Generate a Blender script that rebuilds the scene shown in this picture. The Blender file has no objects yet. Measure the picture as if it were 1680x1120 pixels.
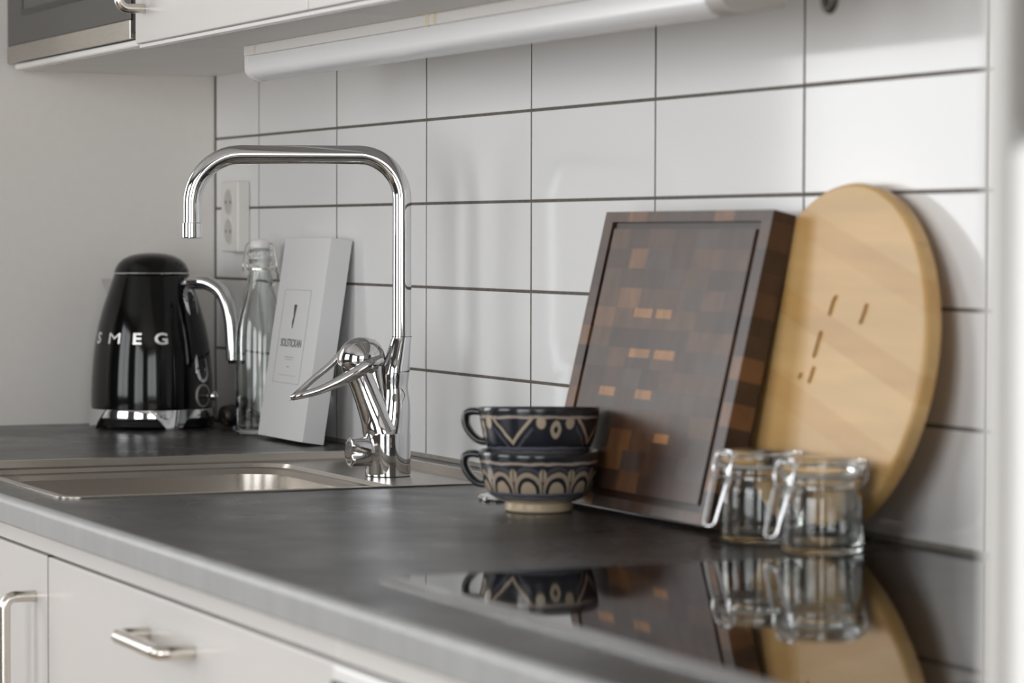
import bpy, bmesh, math, random
from mathutils import Matrix, Vector
rnd = random.Random(7)
PI = math.pi
Z0 = 0.90            # height of the worktop above the floor; coordinates below count z from the worktop
scn = bpy.context.scene
C = scn.collection

# ------------------------------------------------------------------ camera
cd = bpy.data.cameras.new('camera'); cam = bpy.data.objects.new('camera', cd); C.objects.link(cam)
cd.sensor_width = 36.0; cd.lens = 4844.4 / 1680 * 36.0; cd.clip_start = 0.05
_r = Vector((0.41250, 0.91096, 0.00247)); _f = Vector((-0.91040, 0.41230, -0.03545))
_r = (_r - _f * _r.dot(_f) / _f.length_squared).normalized(); _f.normalize(); _u = _r.cross(_f)
M = Matrix((( _r.x, _u.x, -_f.x, 4.0543), (_r.y, _u.y, -_f.y, -1.36667), (_r.z, _u.z, -_f.z, 0.26564 + Z0), (0, 0, 0, 1)))
cam.matrix_world = M
cd.dof.use_dof = True; cd.dof.focus_distance = 3.40; cd.dof.aperture_fstop = 6.2; cd.dof.aperture_blades = 0
scn.camera = cam

# ------------------------------------------------------------------ world: bright overcast daylight
SKY = 3.0
w = bpy.data.worlds.new('world'); scn.world = w; w.use_nodes = True
bgn = w.node_tree.nodes['Background']; bgn.inputs[0].default_value = (0.97, 0.985, 1.0, 1); bgn.inputs[1].default_value = SKY
def portal(loc, rot, sx, sy):
    l = bpy.data.lights.new('window_daylight', 'AREA'); l.shape = 'RECTANGLE'; l.size = sx; l.size_y = sy
    l.cycles.is_portal = True
    o = bpy.data.objects.new('window_daylight', l); C.objects.link(o); o.location = (loc[0], loc[1], loc[2] + Z0); o.rotation_euler = rot
    return o
# window openings: left wall, two in the wall opposite the worktop, one added in the right wall (y, z ranges / x, z ranges)
XL, XR, YF, ZF, ZT = -0.64, 6.2, -3.5, -0.90, 1.68
WIN_L = (-2.55, -1.30, -0.05, 1.42)
WIN_F = [(0.45, 1.85, -0.05, 1.42), (2.95, 5.10, -0.85, 1.42)]  # the first opening is unseen, added to bring in more daylight
FILL_WIN_R = (-3.05, -1.05, -0.05, 1.42)  # unseen window, added to light the faces turned to the right
portal((XL - .10, (WIN_L[0] + WIN_L[1]) / 2, (WIN_L[2] + WIN_L[3]) / 2), (0, -PI / 2, 0), WIN_L[3] - WIN_L[2], WIN_L[1] - WIN_L[0])
portal((XR + .10, (FILL_WIN_R[0] + FILL_WIN_R[1]) / 2, (FILL_WIN_R[2] + FILL_WIN_R[3]) / 2), (0, PI / 2, 0), FILL_WIN_R[3] - FILL_WIN_R[2], FILL_WIN_R[1] - FILL_WIN_R[0])
for a in WIN_F:
    portal(((a[0] + a[1]) / 2, YF - .10, (a[2] + a[3]) / 2), (PI / 2, 0, 0), a[1] - a[0], a[3] - a[2])
scn.view_settings.view_transform = 'Standard'; scn.view_settings.look = 'None'
scn.view_settings.gamma = 1.0; scn.view_settings.use_curve_mapping = False
scn.view_settings.exposure = 0.93
cy = scn.cycles
cy.use_denoising = True; cy.max_bounces = 14; cy.diffuse_bounces = 6; cy.glossy_bounces = 8; cy.transmission_bounces = 14; cy.transparent_max_bounces = 12
cy.caustics_reflective = False; cy.caustics_refractive = False; cy.sample_clamp_indirect = 8.0

# ------------------------------------------------------------------ materials
def _new(name):
    m = bpy.data.materials.new(name); m.use_nodes = True
    nt = m.node_tree; return m, nt, nt.nodes['Principled BSDF']
def mat(name, col, rough=.5, metal=0., coat=0., noise=None, bump=None, spec=None, ior=None, trans=0., coat_rough=.05, var=None):
    """principled; noise=(scale, amount[, stretch]) varies the colour, bump=(scale, strength), var=(scale, amount) varies roughness"""
    m, nt, b = _new(name); n = nt.nodes; L = nt.links.new
    b.inputs['Base Color'].default_value = (*col, 1); b.inputs['Roughness'].default_value = rough; b.inputs['Metallic'].default_value = metal
    b.inputs['Coat Weight'].default_value = coat; b.inputs['Coat Roughness'].default_value = coat_rough
    if spec is not None: b.inputs['Specular IOR Level'].default_value = spec
    if ior: b.inputs['IOR'].default_value = ior
    b.inputs['Transmission Weight'].default_value = trans
    tc = n.new('ShaderNodeTexCoord')
    def nz(scale, st=(1, 1, 1), det=5):
        mp = n.new('ShaderNodeMapping'); mp.inputs['Scale'].default_value = st; L(tc.outputs['Object'], mp.inputs[0])
        t = n.new('ShaderNodeTexNoise'); t.inputs['Scale'].default_value = scale; t.inputs['Detail'].default_value = det; L(mp.outputs[0], t.inputs['Vector']); return t
    if noise:
        t = nz(noise[0], noise[2] if len(noise) > 2 else (1, 1, 1))
        r = n.new('ShaderNodeMapRange'); r.inputs[1].default_value = .3; r.inputs[2].default_value = .7
        r.inputs[3].default_value = 1 - noise[1]; r.inputs[4].default_value = 1 + noise[1]; L(t.outputs[0], r.inputs[0])
        x = n.new('ShaderNodeVectorMath'); x.operation = 'SCALE'; x.inputs[0].default_value = col; L(r.outputs[0], x.inputs['Scale']); L(x.outputs[0], b.inputs['Base Color'])
    if var:
        t = nz(var[0]); r = n.new('ShaderNodeMapRange'); r.inputs[1].default_value = .3; r.inputs[2].default_value = .7
        r.inputs[3].default_value = rough - var[1]; r.inputs[4].default_value = rough + var[1]; L(t.outputs[0], r.inputs[0]); L(r.outputs[0], b.inputs['Roughness'])
    if bump:
        t = nz(bump[0], bump[2] if len(bump) > 2 else (1, 1, 1)); bp = n.new('ShaderNodeBump'); bp.inputs['Strength'].default_value = bump[1]; bp.inputs['Distance'].default_value = .002
        L(t.outputs[0], bp.inputs['Height']); L(bp.outputs[0], b.inputs['Normal'])
    return m
M_ = {}
M_['tile'] = mat('white_glazed_tile', (.82, .815, .81), .10, noise=(3, .012), bump=(6, .035), spec=.30)
M_['grout'] = mat('grey_grout', (.135, .118, .10), .9, noise=(160, .25), bump=(300, .4))
M_['silicone'] = mat('grey_sealant', (.30, .275, .24), .5, noise=(60, .15))
M_['paint'] = mat('white_wall_paint', (.83, .82, .80), .75, noise=(4, .02))
M_['paint_grey'] = mat('dark_reflection_wall_paint', (.11, .105, .10), .75, noise=(4, .02))  # unseen wall, made dark to deepen the chrome and kettle reflections
M_['ceil'] = mat('white_ceiling_paint', (.62, .615, .61), .85, noise=(4, .015))
M_['floor'] = mat('oak_floor', (.42, .33, .24), .4, noise=(9, .3, (1, 8, 1)))
M_['panel'] = mat('warm_white_panel', (.80, .77, .73), .42, noise=(60, .012), bump=(220, .03))
M_['front'] = mat('white_satin_front', (.70, .68, .66), .24, noise=(3, .015), bump=(120, .02))
M_['carcass'] = mat('white_carcass', (.84, .82, .79), .45, noise=(5, .015))
M_['gloss_white'] = mat('glossy_white_enamel', (.86, .855, .84), .14)
M_['counter'] = mat('charcoal_laminate', (.038, .036, .035), .30, noise=(22, .35), var=(14, .05), bump=(400, .03))
M_['edge'] = mat('laminate_edge_painted_light', (.34, .345, .345), .40, noise=(26, .07, (1.6, 1, .12)))  # same worktop, grey lightened to hold the window light on its front
M_['steel'] = mat('brushed_sink_steel', (.50, .465, .42), .27, 1, noise=(7, .10), bump=(900, .04, (.1, 1, 1)))
M_['steel_dk'] = mat('brushed_steel_trim', (.52, .48, .43), .32, 1, noise=(40, .06, (1, 1, 8)))
M_['chrome'] = mat('polished_chrome', (.66, .66, .67), .035, 1, noise=(9, .02))
M_['handle'] = mat('satin_nickel', (.70, .66, .60), .24, 1, noise=(30, .03))
M_['black_gloss'] = mat('gloss_black_enamel', (.0035, .0035, .0036), .09, spec=.36)
M_['letter_metal'] = mat('pale_aluminium', (.88, .87, .85), .45, 1)
M_['black_plastic'] = mat('black_plastic', (.012, .012, .012), .38)
M_['black_glass'] = mat('black_ceramic_glass', (.006, .006, .006), .035, spec=.6)
M_['dark_gap'] = mat('near_black_gap', (.006, .006, .006), .7)  # near-black for the tap joint and the gap shade beside the microwave
M_['gap_shade'] = mat('painted_gap_shade', (.07, .055, .045), .7)  # brown stands in for the shade between cabinet fronts
M_['oven_grey'] = mat('dark_grey_appliance_front', (.052, .05, .047), .25)
M_['grey_door'] = mat('grey_painted_steel', (.17, .155, .14), .35)
M_['card'] = mat('white_card', (.74, .735, .735), .55, bump=(300, .02))
M_['card_line'] = mat('grey_print', (.42, .42, .42), .6)
M_['ink'] = mat('dark_grey_ink', (.10, .10, .105), .6)
M_['socket'] = mat('white_plastic', (.80, .775, .74), .3)
M_['socket_dk'] = mat('grey_socket_hole', (.12, .115, .11), .6)
M_['lamp_white'] = mat('white_lamp_housing', (.80, .78, .755), .35)
M_['lamp_grey'] = mat('grey_lamp_cap', (.45, .42, .39), .45)
M_['stain'] = mat('yellowed_glue', (.78, .68, .48), .5)
M_['hook'] = mat('dark_metal_hook', (.07, .06, .05), .4, .6)
M_['brass'] = mat('brass_pin', (.55, .36, .16), .3, 1)
M_['rubber'] = mat('white_rubber_gasket', (.7, .69, .66), .5)
M_['burn'] = mat('burned_brand_mark', (.45, .265, .11), .6)
M_['red'] = mat('red_enamel_dot', (.6, .03, .02), .3)

def glass(name, col, rough=0.):
    m, nt, b = _new(name); b.inputs['Base Color'].default_value = (*col, 1); b.inputs['Roughness'].default_value = rough
    b.inputs['Transmission Weight'].default_value = 1; b.inputs['IOR'].default_value = 1.48; return m
M_['glass'] = glass('clear_jar_glass', (.97, .985, .97))
M_['bottle'] = glass('clear_bottle_glass', (.955, .98, .965))
def pane():
    m, nt, b = _new('window_glass'); n = nt.nodes; L = nt.links.new
    t = n.new('ShaderNodeBsdfTransparent'); g = n.new('ShaderNodeBsdfGlossy'); g.inputs['Roughness'].default_value = .02
    f = n.new('ShaderNodeFresnel'); f.inputs[0].default_value = 1.2; mx = n.new('ShaderNodeMixShader'); L(f.outputs[0], mx.inputs[0]); L(t.outputs[0], mx.inputs[1]); L(g.outputs[0], mx.inputs[2])
    L(mx.outputs[0], n['Material Output'].inputs[0]); return m
M_['pane'] = pane()
def diffuser():
    m, nt, b = _new('frosted_lamp_diffuser'); b.inputs['Base Color'].default_value = (.80, .80, .81, 1); b.inputs['Roughness'].default_value = .22
    b.inputs['Subsurface Weight'].default_value = .15; b.inputs['Subsurface Radius'].default_value = (.01, .01, .01); return m
M_['diffuser'] = diffuser()
def wood(name, col, rough, scale, stretch, amt, coat=0.):
    m = mat(name, col, rough, coat=coat, noise=(scale, amt, stretch), coat_rough=.18, bump=(scale * 2, .03, stretch)); return m
WAL = [wood('walnut_end_grain_%s' % k, c  , .40, 60, (1, 1, .5), .28, .08) for k, c in zip(
    ('mid', 'dark', 'grey', 'red', 'deep', 'tan', 'light'),
    ((.078, .038, .021), (.052, .026, .016), (.058, .038, .030), (.092, .043, .021), (.040, .020, .013), (.155, .070, .028), (.31, .14, .045)))]
M_['groove'] = wood('walnut_groove', (.022, .010, .006), .4, 60, (1, 1, .5), .2)
BAM = [wood('bamboo_%s' % k, c, .42, 45, (.12, 1, 1), .10, .1) for k, c in zip(('pale', 'honey', 'mid', 'warm'),
    ((.64, .405, .165), (.60, .355, .13), (.62, .385, .15), (.575, .335, .115)))]

# ------------------------------------------------------------------ mesh helpers
def smooth(me, ang=35):
    me.polygons.foreach_set('use_smooth', [True] * len(me.polygons))
    try: me.set_sharp_from_angle(angle=math.radians(ang))
    except Exception: pass
def obj(name, bm, m, parent=None, loc=None, rot=None, sm=35, fixn=True):
    if isinstance(bm, bpy.types.Mesh): me = bm
    else:
        if fixn: bmesh.ops.recalc_face_normals(bm, faces=bm.faces[:])
        me = bpy.data.meshes.new(name); bm.to_mesh(me); bm.free()
        if m is not None: me.materials.append(M_[m] if isinstance(m, str) else m)
        if sm: smooth(me, sm)
    o = bpy.data.objects.new(name, me); C.objects.link(o)
    if parent is not None:
        o.parent = parent
        if loc is not None: o.location = loc
    else:
        l = loc if loc is not None else (0, 0, 0); o.location = (l[0], l[1], l[2] + Z0)
    if rot is not None: o.rotation_euler = rot
    if sm and len(me.vertices) < 400:
        wn = o.modifiers.new('weighted_normals', 'WEIGHTED_NORMAL'); wn.keep_sharp = True; wn.weight = 90
    return o
def empty(name, loc=(0, 0, 0), rot=(0, 0, 0)):
    o = bpy.data.objects.new(name, None); C.objects.link(o); o.location = (loc[0], loc[1], loc[2] + Z0); o.rotation_euler = rot
    o.empty_display_size = .05; return o
def tag(o, label, cat, group=None, kind=None):
    o['label'] = label; o['category'] = cat
    if group: o['group'] = group
    if kind: o['kind'] = kind
    return o
def bx(x0, x1, y0, y1, z0, z1, bev=0., seg=2, bm=None):
    b = bm or bmesh.new()
    vs = bmesh.ops.create_cube(b, size=1)['verts']
    for v in vs: v.co = Vector(((x0 + x1) / 2 + v.co.x * (x1 - x0), (y0 + y1) / 2 + v.co.y * (y1 - y0), (z0 + z1) / 2 + v.co.z * (z1 - z0)))
    if bev:
        es = list({e for v in vs for e in v.link_edges})
        bmesh.ops.bevel(b, geom=es, offset=bev, segments=seg, profile=.5, affect='EDGES')
    return b
def loft(loops, bm=None, cap0=True, cap1=True, closed=True):
    b = bm or bmesh.new(); rows = [[b.verts.new(p) for p in lp] for lp in loops]
    n = len(rows[0])
    for a, c in zip(rows, rows[1:]):
        for i in range(n if closed else n - 1):
            j = (i + 1) % n
            try: b.faces.new((a[i], a[j], c[j], c[i]))
            except ValueError: pass
    if cap0: b.faces.new(rows[0][::-1])
    if cap1: b.faces.new(rows[-1])
    return b
def ring(c, r, n=32, ax=None, sx=1., sy=1.):
    """circle about point c, perpendicular to ax"""
    c = Vector(c)
    if ax is None: return [c + Vector((r * sx * math.cos(2 * PI * i / n), r * sy * math.sin(2 * PI * i / n), 0)) for i in range(n)]
    ax = Vector(ax).normalized(); s = Vector((0, 1, 0)) if abs(ax.y) < .9 else Vector((1, 0, 0))
    e1 = (s - ax * s.dot(ax)).normalized(); e2 = ax.cross(e1)
    return [c + e1 * (r * sx * math.cos(2 * PI * i / n)) + e2 * (r * sy * math.sin(2 * PI * i / n)) for i in range(n)]
def lathe(prof, n=48, bm=None, c=(0, 0, 0), cap0=True, cap1=True):
    return loft([ring((c[0], c[1], c[2] + z), max(r, 1e-5), n) for r, z in prof], bm, cap0, cap1)
def tube(pts, r, n=16, bm=None, cap=True, flat=1., closed=False):
    """sweep circles along pts (list of vectors); r a number or a list; flat squeezes along the second frame axis"""
    P = [Vector(p) for p in pts]; R = r if isinstance(r, (list, tuple)) else [r] * len(P)
    F = flat if isinstance(flat, (list, tuple)) else [flat] * len(P)
    T = []
    for i in range(len(P)):
        a = P[max(i - 1, 0)]; b_ = P[min(i + 1, len(P) - 1)]; T.append((b_ - a).normalized())
    s = Vector((0, 1, 0)) if abs(T[0].y) < .9 else Vector((1, 0, 0))
    e = (s - T[0] * s.dot(T[0])).normalized(); loops = []
    for p, t, rr, fl in zip(P, T, R, F):
        e = (e - t * e.dot(t)).normalized(); g = t.cross(e)
        loops.append([p + e * (rr * math.cos(2 * PI * k / n)) + g * (rr * fl * math.sin(2 * PI * k / n)) for k in range(n)])
    return loft(loops, bm, cap, cap)
def spline(pts, n=8):
    """Catmull-Rom through pts"""
    P = [Vector(p) for p in pts]; out = []
    for i in range(len(P) - 1):
        p0 = P[i - 1] if i else P[0] * 2 - P[1]; p1 = P[i]; p2 = P[i + 1]; p3 = P[i + 2] if i + 2 < len(P) else P[-1] * 2 - P[-2]
        for k in range(n):
            t = k / n; out.append(.5 * ((2 * p1) + (p2 - p0) * t + (2 * p0 - 5 * p1 + 4 * p2 - p3) * t * t + (3 * p1 - p0 - 3 * p2 + p3) * t ** 3))
    out.append(P[-1]); return out
def interp(xs, n=8):
    return [v.x for v in spline([(x, 0, 0) for x in xs], n)]
def rrect(x0, x1, y0, y1, r, z, n=8):
    pts = []
    for cx, cy_, a0 in ((x1 - r, y1 - r, 0), (x0 + r, y1 - r, 90), (x0 + r, y0 + r, 180), (x1 - r, y0 + r, 270)):
        for k in range(n + 1):
            a = math.radians(a0 + 90 * k / n); pts.append(Vector((cx + r * math.cos(a), cy_ + r * math.sin(a), z)))
    return pts
def bar_path(a, b, out, bend=.012, n=6):
    """U-shaped bar handle from foot a to foot b, standing off by vector out"""
    a = Vector(a); b = Vector(b); out = Vector(out); d = (b - a).normalized(); o = out.normalized(); pts = [a]
    A = a + out; B = b + out
    for k in range(n + 1):
        t = PI / 2 * k / n; pts.append(A - o * bend + d * bend - d * bend * math.cos(t) + o * bend * math.sin(t))
    for k in range(n + 1):
        t = PI / 2 * k / n; pts.append(B - o * bend - d * bend + d * bend * math.sin(t) + o * bend * math.cos(t))
    pts.append(b); return pts
def text_mesh(s, size, ext, sx=1., offset=0.):
    cu = bpy.data.curves.new('t', 'FONT'); cu.body = s; cu.size = size; cu.extrude = ext; cu.align_x = 'CENTER'; cu.align_y = 'CENTER'; cu.offset = offset
    o = bpy.data.objects.new('t', cu); C.objects.link(o); bpy.context.view_layer.update()
    me = bpy.data.meshes.new_from_object(o.evaluated_get(bpy.context.evaluated_depsgraph_get()))
    bpy.data.objects.remove(o); bpy.data.curves.remove(cu)
    for v in me.vertices: v.co.x *= sx
    return me

# ================================================================== the room
def struct(name, bm, m, label, cat, **k):
    return tag(obj(name, bm, m, **k), label, cat, kind='structure')
struct('floor', bx(XL - .12, XR + .12, YF - .12, .12, ZF - .1, ZF), 'floor', 'brown oak floor of the kitchen', 'floor')
struct('ceiling', bx(XL - .12, XR + .12, YF - .12, .12, ZT, ZT + .1), 'ceil', 'plain white kitchen ceiling', 'ceiling')
wb = struct('wall_back', bx(XL - .12, XR + .12, .0007, .12, ZF, ZT), 'grout', 'white glazed tile wall with dark grey grout behind the worktop', 'wall')
def wall_with_holes(axis, p0, p1, a0, a1, holes):
    """slab between p0..p1 across the axis, spanning a0..a1 along, with rectangular holes (b0,b1,z0,z1)"""
    b = bmesh.new()
    def add(u0, u1, z0, z1):
        if u1 - u0 < 1e-4 or z1 - z0 < 1e-4: return
        if axis == 'x': bx(p0, p1, u0, u1, z0, z1, bm=b)
        else: bx(u0, u1, p0, p1, z0, z1, bm=b)
    cur = a0
    for h in sorted(holes):
        add(cur, h[0], ZF, ZT); add(h[0], h[1], ZF, h[2]); add(h[0], h[1], h[3], ZT); cur = h[1]
    add(cur, a1, ZF, ZT); return b
struct('wall_left', wall_with_holes('x', XL - .12, XL, YF, 0, [WIN_L]), 'paint', 'white painted wall with a window beside the tall cabinet', 'wall')
struct('wall_right', wall_with_holes('x', XR, XR + .12, YF, 0, [FILL_WIN_R]), 'paint', 'white painted end wall with an added window', 'wall')
struct('wall_front', wall_with_holes('y', YF - .12, YF, XL - .12, XR + .12, WIN_F), 'paint_grey', 'wall darkened for the chrome reflections, with two windows facing the worktop', 'wall')
def window(name, axis, h, p, label):
    b = bmesh.new(); t = .045; d = .05
    def add(u0, u1, z0, z1):
        if axis == 'x': bx(p - d / 2, p + d / 2, u0, u1, z0, z1, .004, 1, bm=b)
        else: bx(u0, u1, p - d / 2, p + d / 2, z0, z1, .004, 1, bm=b)
    add(h[0], h[1], h[2], h[2] + t); add(h[0], h[1], h[3] - t, h[3]); add(h[0], h[0] + t, h[2] + t, h[3] - t); add(h[1] - t, h[1], h[2] + t, h[3] - t)
    mid = (h[0] + h[1]) / 2; add(mid - t / 2, mid + t / 2, h[2] + t, h[3] - t)
    o = struct(name, b, 'gloss_white', label, 'window')
    for u0, u1 in ((h[0] + t, mid - t / 2), (mid + t / 2, h[1] - t)):
        q = bx(p - .003, p + .003, u0, u1, h[2] + t, h[3] - t) if axis == 'x' else bx(u0, u1, p - .003, p + .003, h[2] + t, h[3] - t)
        obj('pane', q, 'pane', o)
window('window_1', 'x', WIN_L, XL - .06, 'white framed window in the wall beside the tall cabinet')
window('fill_window_4', 'x', FILL_WIN_R, XR + .06, 'white framed window added for fill light in the end wall of the kitchen')
window('fill_window_2', 'y', WIN_F[0], YF - .06, 'white framed double window added for more daylight, facing the sink')
window('window_3', 'y', WIN_F[1], YF - .06, 'white framed tall glazed door opposite the oven')

# ---- the tiles: 300 x 100 mm, stacked, each one its own piece of the back wall
GW = .0030
col_x = [0.0015] + [.186 + .3 * k for k in range(0, 10)]
rows = [(.0048, .105), (.105, .205), (.205, .305), (.305, .405), (.405, .5045)]
tcache = {}
def tile_mesh(wd, ht):
    k = (round(wd, 4), round(ht, 4))
    if k not in tcache:
        b = bx(-wd / 2, wd / 2, 0, .0070, -ht / 2, ht / 2)
        es = [e for e in b.edges if all(abs(v.co.y) < 1e-6 for v in e.verts)]
        bmesh.ops.bevel(b, geom=es, offset=.0011, segments=3, profile=.5, affect='EDGES')
        es = [e for e in b.edges if abs(e.verts[0].co.x - e.verts[1].co.x) < 1e-6 and abs(e.verts[0].co.z - e.verts[1].co.z) < 1e-6]
        bmesh.ops.recalc_face_normals(b, faces=b.faces[:])
        me = bpy.data.meshes.new('tile'); b.to_mesh(me); b.free(); me.materials.append(M_['tile']); smooth(me, 40); tcache[k] = me
    return tcache[k]
for (x0, x1) in zip(col_x, col_x[1:]):
    for ri, (z0, z1) in enumerate(rows):
        g0 = 0 if ri == 0 else GW / 2
        a0, a1, c0, c1 = x0 + .0019, min(x1, 2.918) - .0019, z0 + g0, z1 - (GW / 2 if ri < 4 else 0)
        obj('tile', tile_mesh(a1 - a0, c1 - c0), None, wb, ((a0 + a1) / 2, rnd.uniform(-.0002, .0002), (c0 + c1) / 2),
            (rnd.uniform(-.0018, .0018), 0, rnd.uniform(-.0016, .0016)))
obj('sealant_strip', bx(0, 2.918, -.0012, .0022, .0002, .0052), 'silicone', wb)

# ================================================================== tall cabinet on the left and the tall unit on the right
t = empty('tall_cabinet', (-.3, -.31, ZF))
obj('side_panel', bx(.28, .30, -.31, .31 - .0005, 0, 2.25, .001, 1), 'panel', t)
obj('body', bx(-.32, .279, -.285, .3095, .1, 2.25, .001, 1), 'carcass', t)
obj('door', bx(-.318, .277, -.309, -.287, .1, 1.30, .002, 2), 'front', t)
obj('door', bx(-.318, .277, -.309, -.287, 1.303, 2.25, .002, 2), 'front', t)
obj('plinth', bx(-.32, .279, -.24, .3, 0, .099), 'carcass', t)
tag(t, 'tall white cabinet whose plain side panel stands beside the black kettle', 'cabinet')

t = empty('fridge_cabinet', (2.923, 0, ZF)); UF = -.62
obj('side_panel', bx(0, .0150, UF, -.001, 0, 2.25, .0015, 2), mat('light_grey_edge_panel', (.52, .51, .49), .45), t)
obj('body', bx(.0155, .60, UF + .03, -.001, .08, 2.25), 'grey_door', t)
ud = obj('upper_door', bx(.0165, .60, UF + .006, UF + .029, 1.216, 2.25, .003, 2), 'grey_door', t); ud['label'] = 'grey upper door'
ld = obj('lower_door', bx(.0205, .60, UF - .0005, UF + .029, .08, 1.208, .006, 4), 'gloss_white', t); ld['label'] = 'glossy white lower door'
obj('handle', tube(bar_path((.05, UF + .005, 1.35), (.05, UF + .005, 1.75), (0, -.035, 0)), .006, 12), 'handle', ud)
tag(t, 'tall unit with a white edge panel at the end of the worktop past the oven', 'cabinet')

# ================================================================== worktop with sink cut-out
SX0, SX1, SY0, SY1 = .657, 1.163, -.555, -.031
def prof_strip(x0, x1, y0, y1, front):
    b = bmesh.new(); zb = -.028
    return x0, x1, y0, y1
b = bmesh.new()
FR = .0075
def slab(x0, x1, y0, y1, front=False):
    if not front: bx(x0, x1, y0, y1, -.028, 0, bm=b); return
    pr = [(y1, -.028), (y1, 0)] + [(y0 + FR - FR * math.sin(PI / 2 * k / 6), -FR + FR * math.cos(PI / 2 * k / 6)) for k in range(7)]
    # laminate top stops just behind the rounded nose, the nose itself is part of the edge band
    pr = [(y1, -.028), (y1, 0), (y0 + FR, 0), (y0 + FR, -.028)]
    loft([[Vector((x, p[0], p[1])) for p in pr] for x in (x0, x1)], b)
h = .006
slab(.001, SX0 + h, -.60, -.001, True); slab(SX1 - h, 2.922, -.60, -.001, True)
slab(SX0 + h, SX1 - h, -.60, SY0 + h, True); slab(SX0 + h, SX1 - h, SY1 - h, -.001)
wt = empty('worktop', (1.46, -.3, -.028))
def loc(bm, v):   # move a mesh built in room coordinates into its thing's own frame
    bmesh.ops.translate(bm, verts=bm.verts[:], vec=-Vector(v)); return bm
obj('laminate_top', loc(b, (1.46, -.3, -.028)), 'counter', wt)
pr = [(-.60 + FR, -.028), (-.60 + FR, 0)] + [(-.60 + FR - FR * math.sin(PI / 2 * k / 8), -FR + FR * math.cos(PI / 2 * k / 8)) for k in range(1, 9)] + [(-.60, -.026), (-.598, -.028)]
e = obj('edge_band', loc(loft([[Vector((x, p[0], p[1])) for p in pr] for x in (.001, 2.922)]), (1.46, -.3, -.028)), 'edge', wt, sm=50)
e['label'] = 'front edge with window light painted into its grey'
tag(wt, 'long dark grey laminate worktop with window light painted into its front edge', 'worktop')

# ================================================================== stainless sink
s0 = ((SX0 + SX1) / 2, (SY0 + SY1) / 2, 0)
sk = empty('sink', s0)
zl, YD = -.008, -.150      # ledge depth, end of the bowl towards the tap ledge
N = 8
B = bmesh.new()
lo = [rrect(SX0, SX1, SY0, SY1, .022, .0003, N), rrect(SX0, SX1, SY0, SY1, .022, .0016, N), rrect(SX0 + .003, SX1 - .003, SY0 + .003, SY1 - .003, .020, .0022, N),
      rrect(SX0 + .009, SX1 - .009, SY0 + .009, SY1 - .009, .017, .0018, N), rrect(SX0 + .014, SX1 - .014, SY0 + .014, SY1 - .014, .016, zl + .002, N),
      rrect(SX0 + .018, SX1 - .018, SY0 + .018, SY1 - .018, .014, zl, N)]
bi = (SX0 + .026, SX1 - .026, SY0 + .026, YD)
lo += [rrect(*bi, .05, zl, N), rrect(bi[0] + .002, bi[1] - .002, bi[2] + .002, bi[3] - .002, .05, zl - .0045, N), rrect(bi[0] + .008, bi[1] - .008, bi[2] + .008, bi[3] - .008, .05, zl - .0065, N),
       rrect(bi[0] + .013, bi[1] - .013, bi[2] + .013, bi[3] - .013, .048, zl - .012, N),
       rrect(bi[0] + .020, bi[1] - .020, bi[2] + .020, bi[3] - .020, .045, -.13, N), rrect(bi[0] + .035, bi[1] - .035, bi[2] + .035, bi[3] - .035, .04, -.155, N),
       rrect(bi[0] + .07, bi[1] - .07, bi[2] + .07, bi[3] - .07, .03, -.162, N)]
sb = obj('basin', loc(loft(lo, B, False, True), s0), 'steel', sk, sm=28)
obj('drain', lathe([(.043, 0), (.043, .002), (.036, .0025), (.03, -.001), (.012, -.002)], 32, c=(0, -.06, -.1625)), 'chrome', sk)
tag(sk, 'stainless steel inset sink with a recessed tap ledge and deep bowl', 'sink')

# ================================================================== mixer tap
FS = 1 / 1436.
tp = empty('mixer_tap', (.9257, -.1054, zl), (0, 0, math.atan2(-.9285, -.3714)))
def P(px, py, y=0.): return Vector(((633.5 - px) * FS, y, (781 - py) * FS))
# lower body ring
obj('lower_body', lathe([(.0250, .0003), (.0260, .0010), (.0261, .0035), (.0262, .0480), (.0258, .0495)], 56), 'chrome', tp)
# upper body: leaning neck to the lever and straight column to the spout
b = bmesh.new()
nk = [(628, 709.5, 35.0), (624, 700, 33.5), (617, 682, 29.5), (606.5, 656, 26.5), (597, 632, 25.0), (589, 612, 25.0), (587, 598, 23)]
pts = spline([P(a, c) for a, c, r in nk], 6); rr = interp([r * FS for *_, r in nk], 6)
tube(pts, rr, 40, b)
cl = [(640, 709.5, 30.5), (643.5, 690, 27.4), (645.5, 662, 25.0), (645.5, 642, 22.0), (645, 630, 21.8), (646, 610, 23.2), (650, 588, 20.4), (654, 566, 17.4), (656, 556, 16.0), (656, 553, 15.4)]
pts = spline([P(a, c) for a, c, r in cl], 6); rr = interp([r * FS for *_, r in cl], 6)
tube(pts, rr, 40, b)
web = [(600, 588, 650), (612, 590, 649), (625, 595, 648), (640, 602, 647), (660, 609, 646), (685, 618, 645), (706, 625, 645)]
loft([ring(P((l + r) / 2, y), 1., 32, sx=(r - l) / 2 * FS, sy=.0125) for y, l, r in web], b)
obj('body', b, 'chrome', tp, sm=60)
# head dome
b = bmesh.new(); ax = (P(625, 588) - P(550, 604)).normalized(); c0 = P(590, 588)
e1 = Vector((0, 1, 0)); e2 = ax.cross(e1); loops = []
for k in range(1, 24):
    th = PI * k / 24; loops.append([c0 + ax * (-.0275 * math.cos(th)) + (e1 * (.0225 * math.cos(2 * PI * i / 36)) + e2 * (.0245 * math.sin(2 * PI * i / 36))) * math.sin(th) for i in range(36)])
loft(loops, b)
obj('cartridge_dome', b, 'chrome', tp, sm=60)
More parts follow.
